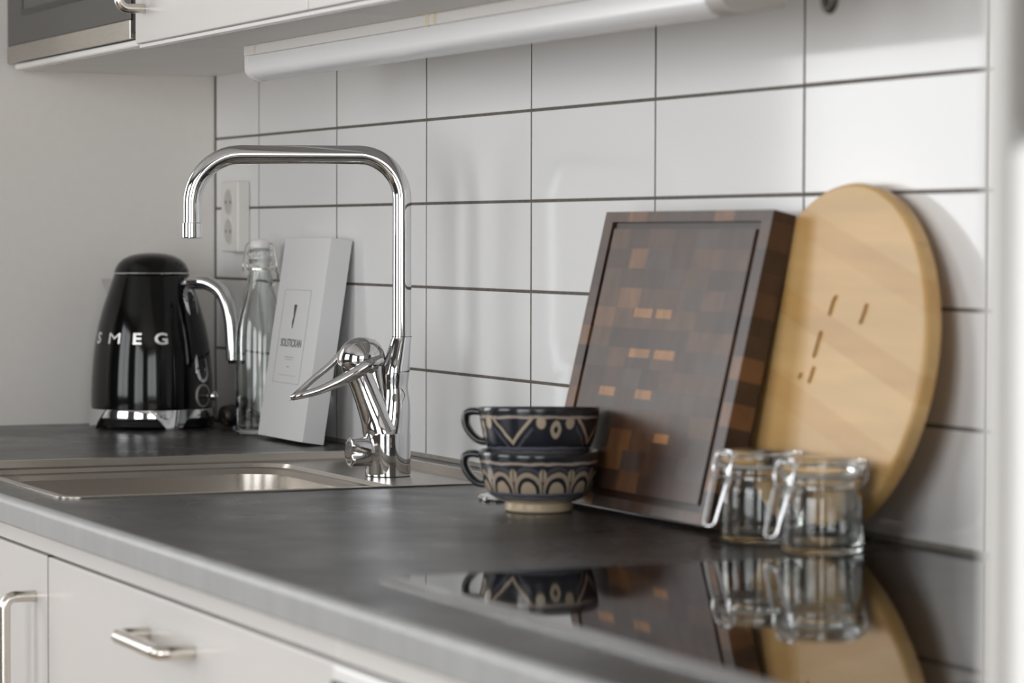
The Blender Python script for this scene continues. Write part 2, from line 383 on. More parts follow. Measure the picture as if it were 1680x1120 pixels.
# stirrup lever
lv = empty  # (kept as meshes below)
near = [(478, 652, .002, 6.2), (492, 648, .009, 7.6), (520, 640, .0135, 8.4), (552, 626, .0175, 10.5), (580, 611, .0185, 13.0), (604, 597, .0180, 13.0), (624, 588, .014, 10)]
far = [(478, 652, -.002, 6.2), (490, 642, -.008, 7.0), (512, 622, -.012, 6.6), (540, 599, -.016, 7.2), (562, 577, -.019, 7.6), (590, 563, -.019, 7.0), (612, 562, -.014, 6)]
b = bmesh.new()
for path in (near, far):
    pts = spline([P(a, c, y) for a, c, y, r in path], 6); rr = interp([r * FS for *_, r in path], 6)
    tube(pts, rr, 20, b, flat=.8)
tipr = ring
loft([ring(P(477 + dx, 652 - dx * .55), r * FS, 20, ax=(-1, 0, -.7)) for dx, r in ((-3.4, 1.5), (-3, 3.6), (-1.5, 5.6), (2, 7.0), (6, 8.0), (10, 8.2))], b)
obj('lever', b, 'chrome', tp, sm=60)
b = tube(spline([P(566, 563, .0205), P(560, 585, .0225), P(563, 606, .0205)], 6), .0006, 8)
obj('marker_dot', lathe([(.0014, 0), (.0012, .0006)], 12, c=tuple(P(551.5, 590, .016))), 'red', tp)
# spout
pts = [P(656.5, 553.5), P(656.5, 440)]
A = P(656.5, 255); Bq = P(314, 255); R_ = .050
pts += [Vector((A.x, 0, A.z - R_))] 
for k in range(1, 15):
    a = PI / 2 * k / 14; pts.append(Vector((A.x + R_ - R_ * math.cos(a), 0, A.z - R_ + R_ * math.sin(a))))
for k in range(0, 15):
    a = PI / 2 * k / 14; pts.append(Vector((Bq.x - .056 + .056 * math.sin(a), 0, Bq.z - .056 + .056 * math.cos(a))))
pts.append(P(314, 366))
sp = obj('spout', tube(pts, [.01075] * len(pts), 36), 'chrome', tp, sm=60)
obj('collar', tube([P(656.5, 552.5), P(656.5, 551.6)], .0114, 32), 'dark_gap', sp)
a = P(313.5, 391)
obj('aerator', lathe([(.0098, -.0005), (.0112, 0), (.0114, .001), (.0114, .0165), (.0109, .0172)], 36, c=tuple(a)), 'chrome', sp)
# shut-off knob
b = bmesh.new(); k0 = P(612, 741, .004); ax = Vector((1, .36, 0)).normalized(); e1 = Vector((-.36, 1, 0)).normalized(); e2 = Vector((0, 0, 1)); loops = []
sec = [(0, .0172), (.0085, .0172), (.0088, .0166), (.0096, .0166), (.0099, .0174)] + [(.0099 + .0195 * k / 9, .0174) for k in range(1, 10)] + [(.0302, .0170), (.0310, .0155), (.0312, .0125), (.0312, .006), (.0312, .001)]
for d, r in sec:
    lp = []
    for i in range(64):
        th = 2 * PI * i / 64; rr_ = r
        dd = (th + PI) % (2 * PI) - PI            # angle from the camera side
        s_ = max(0., (d - .011) / .0195)
        if d > .011:
            amt = .30 * (s_ ** 1.2) * math.exp(-(dd / (.14 + .30 * s_)) ** 4)
            rr_ = r * (1 - amt * (r / .0174))
        lp.append(k0 + ax * d + e1 * (rr_ * math.cos(th)) + e2 * (rr_ * math.sin(th)))
    loops.append(lp)
obj('shut_off_knob', loft(loops, b), 'chrome', tp, sm=40)
tag(tp, 'chrome mixer tap with tall square-bent spout and stirrup lever on the sink', 'tap')

# ================================================================== hob
HX0, HX1, HY0, HY1 = 1.955, 2.60, -.527, -.045
hb = empty('ceramic_hob', ((HX0 + HX1) / 2, (HY0 + HY1) / 2, .0))
hc = ((HX0 + HX1) / 2, (HY0 + HY1) / 2, 0)
obj('glass_plate', loc(bx(HX0, HX1, HY0 + .015, HY1, .0002, .0042, .0012, 2), hc), 'black_glass', hb)
q = [(HY0, .0002), (HY0, .0010), (HY0 + .004, .0030), (HY0 + .0145, .0044), (HY0 + .0145, .0002)]
obj('bevelled_front_trim', loc(loft([[Vector((x, y, z)) for y, z in q] for x in (HX0, HX1)]), hc), mat('pale_bevelled_glass', (.36, .36, .36), .22, .6), hb, sm=0)
for cx, cyy, r in ((-.16, .11, .09), (.16, .11, .075), (-.16, -.12, .075), (.16, -.12, .105)):
    obj('cooking_zone_ring', lathe([(r, .0042), (r, .00425), (r - .0012, .00425), (r - .0012, .0042)], 48, c=(cx, cyy, 0), cap0=False, cap1=False), mat('faint_print', (.03, .03, .03), .12), hb)
tag(hb, 'black glossy ceramic hob with a pale front strip', 'hob')

# ================================================================== base cabinets and oven
YD_ = -.58
zt, zb = -.053, -.82
def front_panel(x0, x1, z0, z1, parent, nm, o):
    return obj(nm, loc(bx(x0 + .0013, x1 - .0013, YD_, YD_ + .018, z0, z1, .0017, 4), o), 'front', parent)
def base(name, x0, x1, label, fronts):
    o = ((x0 + x1) / 2, -.3, ZF); t = empty(name, o)
    bb = bmesh.new()   # open-topped carcass: two sides, bottom, back, top rail
    for q in ((x0 + .0005, x0 + .016, -.56, -.02, -.80, -.0285), (x1 - .016, x1 - .0005, -.56, -.02, -.80, -.0285), (x0 + .016, x1 - .016, -.56, -.02, -.80, -.785), (x0 + .016, x1 - .016, -.03, -.02, -.785, -.0285)): bx(*q, bm=bb)
    obj('carcass', loc(bb, o), 'carcass', t)
    obj('top_rail', loc(bx(x0 + .0002, x1 - .0002, -.5785, -.5605, -.0508, -.0283, .001, 1), o), 'front', t)
    obj('plinth', loc(bx(x0, x1, -.52, -.505, ZF, -.80), o), 'carcass', t)
    obj('gap_shade_strip', loc(bx(x0 - .0012, x0 + .0012, -.5798, -.5612, -.80, -.0515), o), 'gap_shade', t)  # strip coloured as the shade in the gap between fronts
    for f in fronts:
        d = front_panel(f[0], f[1], f[2], f[3], t, f[4], o)
        a, c = f[5]
        obj('handle', loc(tube(bar_path((a[0], YD_ + .001, a[1]), (c[0], YD_ + .001, c[1]), (0, -.033, 0), .011), .0058, 14), o), 'handle', d, sm=60)
    tag(t, label, 'cabinet'); return t
base('base_cabinet', .002, .60, 'white base cabinet under the worktop beside the tall cabinet', [(.002, .60, zb, zt, 'door', ((.56, -.10), (.56, -.26)))])
base('sink_cabinet', .60, 1.20, 'white sink cabinet with a long vertical bar handle left of the wide drawer', [(.60, 1.20, zb, zt, 'door', ((1.155, -.097), (1.155, -.289)))])
base('drawer_cabinet', 1.20, 2.00, 'white cabinet with a wide drawer and a short bar handle beside the oven',
     [(1.20, 2.00, -.1815, zt, 'drawer', ((1.535, -.088), (1.663, -.088))), (1.20, 2.00, -.50, -.1845, 'drawer', ((1.535, -.22), (1.663, -.22))), (1.20, 2.00, zb, -.503, 'drawer', ((1.535, -.54), (1.663, -.54)))])
o = (2.3, -.3, ZF); t = empty('oven', o)
obj('body', loc(bx(2.003, 2.597, -.555, -.03, -.80, -.05), o), 'gloss_white', t)
obj('top_rail', loc(bx(2.0002, 2.5998, -.5785, -.5605, -.0508, -.0283, .001, 1), o), 'front', t)
obj('front_frame', loc(bx(2.002, 2.598, -.584, -.5555, -.80, zt + .0005, .003, 3), o), 'gloss_white', t)
obj('control_panel', loc(bx(2.008, 2.592, -.5875, -.5845, -.165, -.064, .001, 1), o), 'black_gloss', t)
dd = obj('oven_door', loc(bx(2.006, 2.594, -.600, -.5845, -.70, -.172, .002, 2), o), 'black_gloss', t)
obj('handle', loc(tube(bar_path((2.05, -.60, -.20), (2.55, -.60, -.20), (0, -.04, 0)), .008, 12), o), 'handle', dd)
for k in range(4):
    kk = tube([Vector((2.10 + .13 * k, -.5875, -.115)), Vector((2.10 + .13 * k, -.607, -.115))], [.019, .016], 24)
    obj('control_knob', loc(kk, o), 'gloss_white', t)
obj('plinth', loc(bx(2.0, 2.6, -.52, -.505, ZF, -.801), o), 'carcass', t)
tag(t, 'white framed built-in oven with black control panel below the hob', 'oven')
base('end_cabinet', 2.60, 2.922, 'narrow white base cabinet between the oven and the tall unit', [(2.60, 2.922, zb, zt, 'door', ((2.64, -.10), (2.64, -.26)))])

# ================================================================== upper cabinets and microwave
def upper(name, x0, x1, label, handle_x):
    o = ((x0 + x1) / 2, -.15, .495); t = empty(name, o)
    obj('bottom_board', loc(bx(x0, x1, -.286, -.0005, .495, .511, .0006, 1), o), 'carcass', t)
    obj('body', loc(bx(x0, x1, -.286, -.0005, .5115, 1.19), o), 'carcass', t)
    d = obj('door', loc(bx(x0 + .0015, x1 - .0015, -.305, -.2865, .4975, 1.19, .0018, 2), o), 'front', t)
    obj('handle', loc(tube(bar_path((handle_x, -.304, .537), (handle_x, -.304, .70), (0, -.033, 0), .011), .0058, 14), o), 'handle', d, sm=60)
    obj('edge_strip', loc(bx(x0, x1, -.2995, -.2875, .4925, .4972, .0012, 2), o), 'gloss_white', t)
    tag(t, label, 'cabinet'); return t
upper('wall_cabinet', .602, 1.20, 'white wall cabinet next to the microwave, bar handle near its edge', .642)
upper('wall_cabinet', 1.20, 1.80, 'white wall cabinet above the long strip light, over the drawers', 1.76)
upper('wall_cabinet', 1.80, 2.40, 'white wall cabinet over the hob beyond the strip light', 1.84)
o = (.30, -.15, .495); t = empty('microwave_cabinet', o)
obj('bottom_board', loc(bx(.001, .6015, -.286, -.0005, .495, .511, .0006, 1), o), 'carcass', t)
obj('edge_strip', loc(bx(.03, .6015, -.3025, -.2865, .4945, .5035, .003, 3), o), 'gloss_white', t)
obj('top_board', loc(bx(.001, .6015, -.30, -.0005, .905, 1.19), o), 'front', t)
obj('back_board', loc(bx(.001, .6015, -.012, -.0005, .5115, .9045), o), 'carcass', t)
tag(t, 'white open wall cabinet that holds the microwave beside the tall cabinet', 'cabinet')
o = (.29, -.15, .5115); t = empty('microwave', o)
obj('body', loc(bx(.004, .594, -.285, -.02, .5118, .90), o), 'black_plastic', t)
obj('door', loc(bx(.003, .583, -.305, -.2855, .5285, .90, .0008, 1), o), 'oven_grey', t)
b = bmesh.new()
for q in ((.080, .50, .5665, .5745), (.080, .50, .862, .870), (.080, .087, .5745, .862), (.493, .50, .5745, .862)): bx(q[0], q[1], -.3062, -.3048, q[2], q[3], bm=b)
wf = obj('window_frame', loc(b, o), 'black_gloss', t)
obj('window_pane', loc(bx(.087, .493, -.3055, -.3048, .5745, .862), o), mat('smoky_oven_glass', (.05, .046, .042), .12), t)
tr = obj('bottom_trim', loc(bx(.003, .583, -.3055, -.2855, .5045, .5282, .0008, 1), o), 'steel_dk', t); tr['label'] = 'brushed steel strip'
obj('shaded_gap_strip', loc(bx(.584, .5995, -.302, -.2855, .5118, .90), o), 'dark_gap', t)  # dark filler painted in place of the shaded gap beside the door
tag(t, 'dark grey built-in microwave with a brushed steel strip along its bottom', 'microwave')

# ================================================================== strip light under the wall cabinets
LX0, LX1 = .66, 1.868; o = ((LX0 + LX1) / 2, -.155, .495); t = empty('strip_light', o)
def lamp_prof(x, ins=0., top=.4945):
    # y, z outline: flat back and top, rounded front-bottom
    pr = [(-.122 - ins * .3, top), (-.122 - ins * .3, .461 + ins), ]
    cxy = (-.186 + .020 + ins, .4515 + .016 + ins)
    for k in range(9):
        a = PI / 2 * k / 8; pr.append((-.166 - (.020 - ins) * math.sin(a), .4675 - (.0155 - ins) * math.cos(a)))
    pr.append((-.186 + ins, top)); return [Vector((x, y, z)) for y, z in pr]
obj('housing', loc(bx(LX0, LX1, -.1865, -.1215, .4825, .4948, .001, 1), o), 'lamp_white', t)
obj('diffuser', loc(loft([lamp_prof(x, .0008, .4822) for x in (LX0 + .0125, LX1 - .03)]), o), 'diffuser', t, sm=40)
for x0, x1, nm, mm in ((LX0, LX0 + .0122, 'end_cap', 'lamp_white'), (LX1 - .0298, LX1, 'end_cap', 'lamp_grey')):
    obj(nm, loc(loft([lamp_prof(x, i_, .4823) for x, i_ in ((x0, .002), (x0 + .002, 0), (x1 - .002, 0), (x1, .002))]), o), mm, t, sm=40)
for sx_, ln in ((.70, .012), (1.235, .02), (1.255, .016)):
    obj('glue_mark', loc(loft([ring((sx_, -.1868 - d_, .489), r_, 14, ax=(0, 1, 0), sx=1, sy=1.6) for d_, r_ in ((-.0004, ln * .25), (.0004, ln * .22))]), o), 'stain', t)
tag(t, 'long white fluorescent strip light fixed under the wall cabinets', 'lamp')
hk = empty('cup_hook', (1.978, -.15, .4948))
pts = [Vector((0, 0, -.001)), Vector((0, 0, -.030))] + [Vector((.008 - .008 * math.cos(a), -.0, -.034 - .012 * math.sin(a))) for a in [PI * k / 10 for k in range(0, 11)]]
obj('wire', tube([p for p in pts], .0038, 12), 'hook', hk)
obj('plate', lathe([(.009, -.003), (.009, -.0005)], 20), 'hook', hk)
tag(hk, 'small dark metal hook under the wall cabinet by the strip light end', 'hook')

# ================================================================== double socket
o = (.117, 0, .2925); t = empty('power_socket', (o[0], -.0005, o[2]))
obj('cover', bx(-.0355, .0355, -.019, 0, -.0495, .0495, .003, 3), 'socket', t)
for dz in (.0205, -.0205):
    c_ = Vector((-.002, -.0195, dz))
    s = obj('socket_rim', loft([ring(c_ + Vector((0, d, 0)), r, 32, ax=(0, 1, 0)) for d, r in ((.0005, .0195), (-.0006, .0192), (-.0006, .0178), (.0004, .0172), (.0004, .001))], cap0=False), 'socket', t, sm=30)
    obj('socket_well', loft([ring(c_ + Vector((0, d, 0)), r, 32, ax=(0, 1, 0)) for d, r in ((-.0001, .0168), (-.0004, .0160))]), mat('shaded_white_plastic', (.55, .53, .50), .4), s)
    for dx in (-.0095, .0095):
        obj('pin_hole', loft([ring(c_ + Vector((dx, d, 0)), .0026, 12, ax=(0, 1, 0)) for d in (0, -.0006)]), 'socket_dk', s)
tag(t, 'white double wall socket on the tiles above the glass bottle', 'socket')

# ================================================================== kettle
kt = empty('kettle', (.113, -.131, 0), (0, 0, math.atan2(-1.235, 3.94)))   # local +x looks at the camera
def kprof(z):
    pts = [(.030, .0845), (.045, .0840), (.080, .0825), (.115, .0785), (.150, .0715), (.180, .0632), (.205, .0540), (.2135, .0512)]
    for (z0, r0), (z1, r1) in zip(pts, pts[1:]):
        if z <= z1: return r0 + (r1 - r0) * max(0, (z - z0)) / (z1 - z0)
    return pts[-1][1]
obj('body', lathe([(.080, .0278), (.0843, .0285), (.0845, .032), (.0843, .05), (.0832, .072), (.0812, .097), (.0782, .12), (.0738, .143), (.0685, .163), (.0625, .182), (.0565, .199), (.0530, .2095), (.0515, .2125), (.049, .2135)], 72), 'black_gloss', kt, sm=60)
obj('lid_ring', lathe([(.050, .2128), (.0532, .2130), (.0535, .2140), (.0530, .2150), (.049, .2152)], 64), 'chrome', kt)
obj('lid', lathe([(.0500, .2151), (.0520, .2156), (.0505, .2205), (.0465, .2275), (.040, .2335), (.030, .2385), (.018, .2412), (.006, .2422), (.001, .2423)], 64), 'black_gloss', kt, sm=60)
obj('base_ring', lathe([(.070, .0135), (.0835, .0140), (.0850, .0160), (.0850, .0255), (.0842, .0276), (.070, .0277)], 72), 'chrome', kt)
obj('base_underside', lathe([(.060, .003), (.078, .0045), (.080, .0134), (.06, .0134)], 48), 'black_plastic', kt)
for ad in (20, 110, 200, 290):
    a = math.radians(ad); u_ = Vector((math.cos(a), math.sin(a), 0)); v_ = Vector((-u_.y, u_.x, 0)); loops = []
    for z, wv, r0, r1 in ((.0275, .033, .076, .0858), (.020, .026, .076, .0862), (.011, .0175, .072, .0868), (.004, .0125, .070, .0872), (.0002, .012, .070, .0868)):
        loops.append([u_ * r1 + v_ * wv + Vector((0, 0, z)) if False else u_ * math.sqrt(max(r1 ** 2 - 0, 0)) * 1 + v_ * s * wv - u_ * (wv * wv / (2 * r1)) * (1 if True else 0) + Vector((0, 0, z)) for s in (-1, -.5)] +
                     [u_ * r1 + Vector((0, 0, z))] + [u_ * r1 + v_ * s * wv - u_ * (wv * wv * s * s / (2 * r1)) + Vector((0, 0, z)) for s in (.5, 1)] + [u_ * r0 + v_ * wv + Vector((0, 0, z)), u_ * r0 - v_ * wv + Vector((0, 0, z))])
    obj('foot', loft(loops), 'chrome', kt, sm=40)
# handle, water gauge, switch at azimuth HA (to the right of the lettering)
HA = math.radians(56); uh = Vector((math.cos(HA), math.sin(HA), 0)); vh = Vector((-uh.y, uh.x, 0)); zv = Vector((0, 0, 1))
def K(r, z, s=0.): return uh * r + vh * s + zv * z
hp = spline([K(.050, .199), K(.068, .2015), K(.092, .2005), K(.113, .190), K(.125, .171), K(.131, .145), K(.133, .115), K(.1335, .0965)], 8)
obj('handle', tube(hp, [.0105 + .0015 * min(1, k / 12) for k in range(len(hp))], 24, flat=.82), 'chrome', kt, sm=60)
obj('handle_tip', tube([K(.1335, .0967), K(.1337, .091)], [.0088, .0065], 20), 'black_plastic', kt)
def slot(w_, z0, z1, off, nm, mm, ring_w=None):
    b = bmesh.new(); n = 10; outer = []
    for k in range(n + 1): a = PI * k / n; outer.append((w_ * math.cos(a), z1 - w_ + w_ * math.sin(a)))
    for k in range(n + 1): a = PI + PI * k / n; outer.append((w_ * math.cos(a), z0 + w_ + w_ * math.sin(a)))
    def lp(sc, off_):
        out = []
        for s, z in outer:
            zc = (z0 + z1) / 2; s2 = s * sc; z2 = z + (0 if sc == 1 else (w_ * (1 - sc)) * (-1 if z > zc else 1)); r = math.sqrt(max(kprof(z2) ** 2 - s2 * s2, 0)) + off_; out.append(K(r, z2, s2))
        return out
    if ring_w: loft([lp(1, -.002), lp(1, off), lp(1 - ring_w, off), lp(1 - ring_w, -.002)], b, False, False)
    else: loft([lp(1, -.002), lp(1, off)], b)
    return obj(nm, b, mm, kt, sm=40)
slot(.0135, .064, .194, .0022, 'gauge_frame', 'chrome', .32)
slot(.0090, .069, .189, .0008, 'water_gauge', mat('smoky_gauge', (.03, .03, .032), .12))
c_ = K(.0825, .046)
sw = obj('switch_ring', tube([c_, c_ + uh * .0025], [.0165, .016], 32), 'lamp_grey', kt)
obj('switch_disc', tube([c_ + uh * .0025, c_ + uh * .0030], .0135, 32), 'black_plastic', sw)
obj('switch_lever', tube([c_, c_ + uh * .016], [.0032, .0032], 14), 'chrome', kt)
b = bmesh.new(); bmesh.ops.create_uvsphere(b, u_segments=20, v_segments=12, radius=.0062); bmesh.ops.translate(b, verts=b.verts[:], vec=c_ + uh * .019)
obj('switch_ball', b, 'chrome', kt, sm=80)
# spout beak opposite the handle
us = -uh
b = loft([[us * (.049) + vh * .024 + zv * .205, us * .049 - vh * .024 + zv * .205, us * .062 + zv * .150, us * .062 + zv * .150 + vh * .0005],
          [us * .066 + vh * .014 + zv * .2065, us * .066 - vh * .014 + zv * .2065, us * .073 + zv * .176, us * .073 + zv * .176 + vh * .0005],
          [us * .0815 + vh * .004 + zv * .205, us * .0815 - vh * .004 + zv * .205, us * .079 + zv * .192, us * .079 + zv * .192 + vh * .0005]])
obj('spout', b, 'chrome', kt, sm=50)
# lettering around the side
for ch, ad in (('S', -67), ('M', -41), ('E', -15.2), ('G', 9.6)):
    me = text_mesh(ch, .0215, .0009, 1.45 if ch == 'M' else 1.22, 0. if ch == 'M' else .0006); a = math.radians(ad); z = .1245; r = kprof(z)
    nrm = Vector((math.cos(a), math.sin(a), 0)); tg = Vector((-nrm.y, nrm.x, 0)); sl = .16
    up = (zv - nrm * sl).normalized(); nn = tg.cross(up)
    for v in me.vertices:
        s, uu, dpt = v.co.x, v.co.y, v.co.z; a2 = a + s / r; zz = z + uu * 1.0
        n2 = Vector((math.cos(a2), math.sin(a2), 0)); v.co = n2 * (kprof(zz) + .0006 + dpt) + zv * zz
    me.materials.append(M_['letter_metal']); obj('letter', me, None, kt)
# cord and plug lying behind
obj('power_cord', tube(spline([(-.02, .080, .010), (-.015, .105, .006), (.02, .128, .0045), (.045, .122, .0045), (.075, .118, .0045), (.10, .112, .0045)], 6), .0035, 10), 'black_plastic', kt)
pl = obj('plug', tube(spline([(.035, .096, .016), (.030, .104, .017), (.024, .116, .018), (.020, .122, .018)], 3), [.010, .0135, .015, .015, .0155, .0155, .015, .0148, .013, .011][:10], 20), 'black_plastic', kt)
for dz in (-.006, .006):
    obj('pin', tube([(.034, .100 + dz * .4, .019 + dz), (.055, .104 + dz * .4, .014 + dz)], .002, 8), 'brass', pl)
tag(kt, 'glossy black retro kettle with chrome handle, base ring and lettering', 'kettle')

# ================================================================== swing-top bottle
bt = empty('swing_top_bottle', (.300, -.0385, 0), (0, 0, math.atan2(-1.33, 3.75)))
pro = [(.026, .0004), (.0305, .0010), (.0325, .0040), (.0328, .012), (.0326, .070), (.0325, .120), (.0318, .138), (.0288, .156), (.0240, .174), (.0200, .190), (.0172, .205), (.0158, .218), (.0154, .224), (.0175, .2265), (.0178, .230), (.0158, .2325), (.0155, .238), (.0172, .2405), (.0172, .2455), (.0150, .2475)]
pin = [(.0105, .2475), (.0105, .225), (.0118, .210), (.0150, .192), (.0192, .175), (.0242, .157), (.0278, .140), (.0288, .122), (.0290, .070), (.0288, .014), (.0265, .0085), (.015, .0065), (.0005, .0062)]
obj('glass', lathe(pro + pin, 48), 'bottle', bt, sm=60)
st = obj('stopper', lathe([(.009, .2490), (.0135, .2495), (.0140, .2520), (.0135, .2570), (.0110, .2605), (.006, .2620), (.001, .2622)], 32), 'gloss_white', bt, sm=60)
obj('gasket', lathe([(.0098, .2450), (.0128, .2477), (.0130, .2489), (.0095, .2489)], 24), 'rubber', st)
for s in (1, -1):
    obj('wire_bail', tube(spline([(.002, s * .0142, .2565), (.004, s * .018, .253), (.006, s * .0205, .240), (.008, s * .0225, .226), (.006, s * .0215, .219)], 6), .0011, 8), 'handle', bt)
obj('wire_collar', loft([ring((0, 0, z_), .0178, 40) for z_ in (.2205, .2225)] + [ring((0, 0, z_), .0162, 40) for z_ in (.2225, .2205)], cap0=False, cap1=False), 'handle', bt)
obj('wire_lever', tube(spline([(.004, .0215, .2195), (-.004, .024, .214), (-.012, .0235, .206), (-.014, .019, .199), (-.013, .014, .200)], 6), .0013, 8), 'handle', bt)
tag(bt, 'clear glass swing-top bottle between the kettle and the white box', 'bottle')

# ================================================================== white leaning box
BT, BH, BX0, BX1 = math.radians(8.6), .262, .3835, .552; TB = .0295
bo = empty('white_card_box', ((BX0 + BX1) / 2, -.0422, .0006), (-BT, 0, 0)); hw = (BX1 - BX0) / 2
obj('carton', bx(-hw, hw, -TB, 0, 0, BH, .0012, 2), 'card', bo)
fy = -TB - .0002
b = bmesh.new(); x0, x1, z0, z1 = -.056, .042, .0715, .1935; lw = .0007
for q in ((x0, x1, z0, z0 + lw), (x0, x1, z1 - lw, z1), (x0, x0 + lw * 1.6, z0, z1), (x1 - lw * 1.6, x1, z0, z1)): bx(q[0], q[1], fy - .0001, fy + .0004, q[2], q[3], bm=b)
obj('label_border', b, 'card_line', bo)
me = text_mesh('SOLSTICKAN', .0125, .0001, 1.0, .00012); me.transform(Matrix.Translation((-.007, fy, .1235)) @ Matrix.Rotation(PI / 2, 4, 'X') @ Matrix.Diagonal((1.05, 1.15, 1, 1))); me.materials.append(M_['ink']); obj('lettering', me, None, bo)
b = bmesh.new()
for q in ((-.024, .010, .105, .1062), (-.020, .007, .1022, .1031)): bx(q[0], q[1], fy - .0001, fy + .0004, q[2], q[3], bm=b)
obj('printed_line', b, 'card_line', bo)
obj('printed_line', bx(-.011, -.003, fy - .0001, fy + .0004, .0925, .0934), 'ink', bo)
obj('printed_line', bx(-.038, .024, fy - .0001, fy + .0004, .0815, .0821), 'card_line', bo)
b = tube(spline([(-.004, fy, .1740), (-.006, fy, .164), (-.008, fy, .152), (-.010, fy, .143)], 6), [.0032, .0034, .0033, .003, .0028, .0026, .0024, .0022, .0018, .0016, .0016, .002, .0022, .002, .0016, .0014, .0012, .001, .0008], 8, flat=.06)
obj('emblem', b, 'ink', bo)
tag(bo, 'white upright card box with a small printed label leaning against the tiles', 'box')

# ================================================================== dark end-grain chopping board
DT, DH, DX0, DX1, TD = math.radians(13.3), .2925, 1.372, 1.715, .0240
db = empty('dark_chopping_board', ((DX0 + DX1) / 2 + .004, -.0932, .0006), (-DT, 0, 0)); W2 = (DX1 - DX0) / 2
bw, bz, gv = .0190, .0105, .0072
def wpick(light=.045):
    r = rnd.random()
    if r < light: return WAL[6] if rnd.random() < .35 else WAL[5]
    return WAL[rnd.choice((0, 0, 0, 1, 1, 2, 2, 3, 4))]
def block(x0, x1, z0, z1, m, dep=0.):
    g = .00003; obj('block', bx(x0 + g, x1 - g, -TD + dep + rnd.uniform(0, .00004), 0, z0 + g, z1 - g), m, db, sm=0)
# border blocks
def split(a, c, lo_, hi_):
    out = [a]
    while c - out[-1] > hi_ * 1.35: out.append(out[-1] + rnd.uniform(lo_, hi_))
    out.append(c); return list(zip(out, out[1:]))
for k, (a, c) in enumerate(split(-W2, W2, .035, .058)):
    block(a, c, DH - bz, DH, WAL[5] if k in (1, 5) else wpick(.0)); 
for k, (a, c) in enumerate(split(-W2, W2, .035, .058)):
    block(a, c, 0, bz, wpick(.10))
zs = split(bz, DH - bz, .0175, .0225)
for k, (a, c) in enumerate(zs):
    block(-W2, -W2 + bw, a, c, WAL[5] if k in (4,) else wpick(.05))
for k, (a, c) in enumerate(zs):
    block(W2 - bw, W2, a, c, WAL[5] if k in (1, 4, 6) else WAL[rnd.choice((1, 4, 4, 0))])
# juice groove
ix0, ix1, iz0, iz1 = -W2 + bw, W2 - bw, bz, DH - bz
b = bmesh.new()
for q in ((ix0, ix1, iz0, iz0 + gv), (ix0, ix1, iz1 - gv, iz1), (ix0, ix0 + gv, iz0 + gv, iz1 - gv), (ix1 - gv, ix1, iz0 + gv, iz1 - gv)): bx(q[0], q[1], -TD + .0035, 0, q[2], q[3], bm=b)
obj('juice_groove', b, 'groove', db, sm=0)
zz0, zz1 = iz0 + gv, iz1 - gv; nr = 13; hr = (zz1 - zz0) / nr
lights = {1: [(.36, 5)], 2: [(.40, 5), (.62, 6)], 4: [(.20, 6), (.48, 6)], 5: [], 6: [(.33, 6), (.55, 6)], 7: [], 8: [(.05, 5), (.42, 6)], 9: [(.28, 5), (.8, 3)], 11: [(.30, 5)]}
for r_ in range(nr):
    cells = split(ix0 + gv, ix1 - gv, .036, .054)
    for (a, c) in cells:
        f_ = ((a + c) / 2 - ix0) / (ix1 - ix0); m = wpick(.0)
        z0_, z1_ = zz0 + r_ * hr, zz0 + (r_ + 1) * hr
        for lf, mi in lights.get(r_, []):
            if abs(lf - f_) < .08: m = WAL[mi]
        if m is WAL[6]:      # thin pale sliver on top of a darker piece
            zc_ = z0_ + hr * .55; block(a, c, z0_, zc_, wpick(0)); block(a + (c - a) * .1, c - (c - a) * .1, zc_, z1_, WAL[6]); block(a, a + (c - a) * .1, zc_, z1_, WAL[0]); block(c - (c - a) * .1, c, zc_, z1_, WAL[0])
        else: block(a, c, z0_, z1_, m)
tag(db, 'rectangular dark walnut end-grain chopping board with a juice groove, leaning behind the patterned cups', 'chopping board')

# ================================================================== round bamboo board
RT, RR, TR = math.radians(9.3), .1575, .018
rb = empty('round_bamboo_board', (1.808, -.0545, .0006), (-RT, 0, 0))
ang = math.radians(-16); ca, sa = math.cos(ang), math.sin(ang); ns = 13
edges = [-RR + 2 * RR * k / ns for k in range(ns + 1)]
def arc(v0, v1, R, sgn, n=8):
    out = []
    for k in range(n + 1):
        v = v0 + (v1 - v0) * k / n; v = max(-R, min(R, v)); out.append((sgn * math.sqrt(max(R * R - v * v, 0)), v))
    return out
for k in range(ns):
    v0, v1 = edges[k] + .00001, edges[k + 1] - .00001; loops = []
    for R, y in ((RR - .004, 0), (RR - .001, -.0025), (RR, -.005), (RR, -TR + .005), (RR - .0012, -TR + .0022), (RR - .004, -TR)):
        pts = arc(v0, v1, R, 1) + arc(v1, v0, R, -1)
        # nudge coincident points apart so the end strips stay valid
        loops.append([Vector((u_ * ca - v * sa, y, RR + u_ * sa + v * ca)) for u_, v in pts])
    b = loft(loops); bmesh.ops.remove_doubles(b, verts=b.verts[:], dist=1e-6)
    obj('strip', b, BAM[(k * 7 + (k // 3)) % 4], rb, rot=None, sm=45)
for path in ([(-.004, .196), (-.001, .207), (.003, .214)], [(-.020, .158), (-.017, .170), (-.014, .182)], [(-.022, .135), (-.019, .144), (-.017, .150)], [(.050, .190), (.054, .200), (.056, .208)], [(-.040, .138), (-.037, .144)]):
    obj('burned_mark', tube(spline([(x, -TR - .0001, z) for x, z in path], 6), .0024, 8, flat=.08), 'burn', rb)
tag(rb, 'round pale bamboo board leaning on the tiles behind the glass jars', 'chopping board')

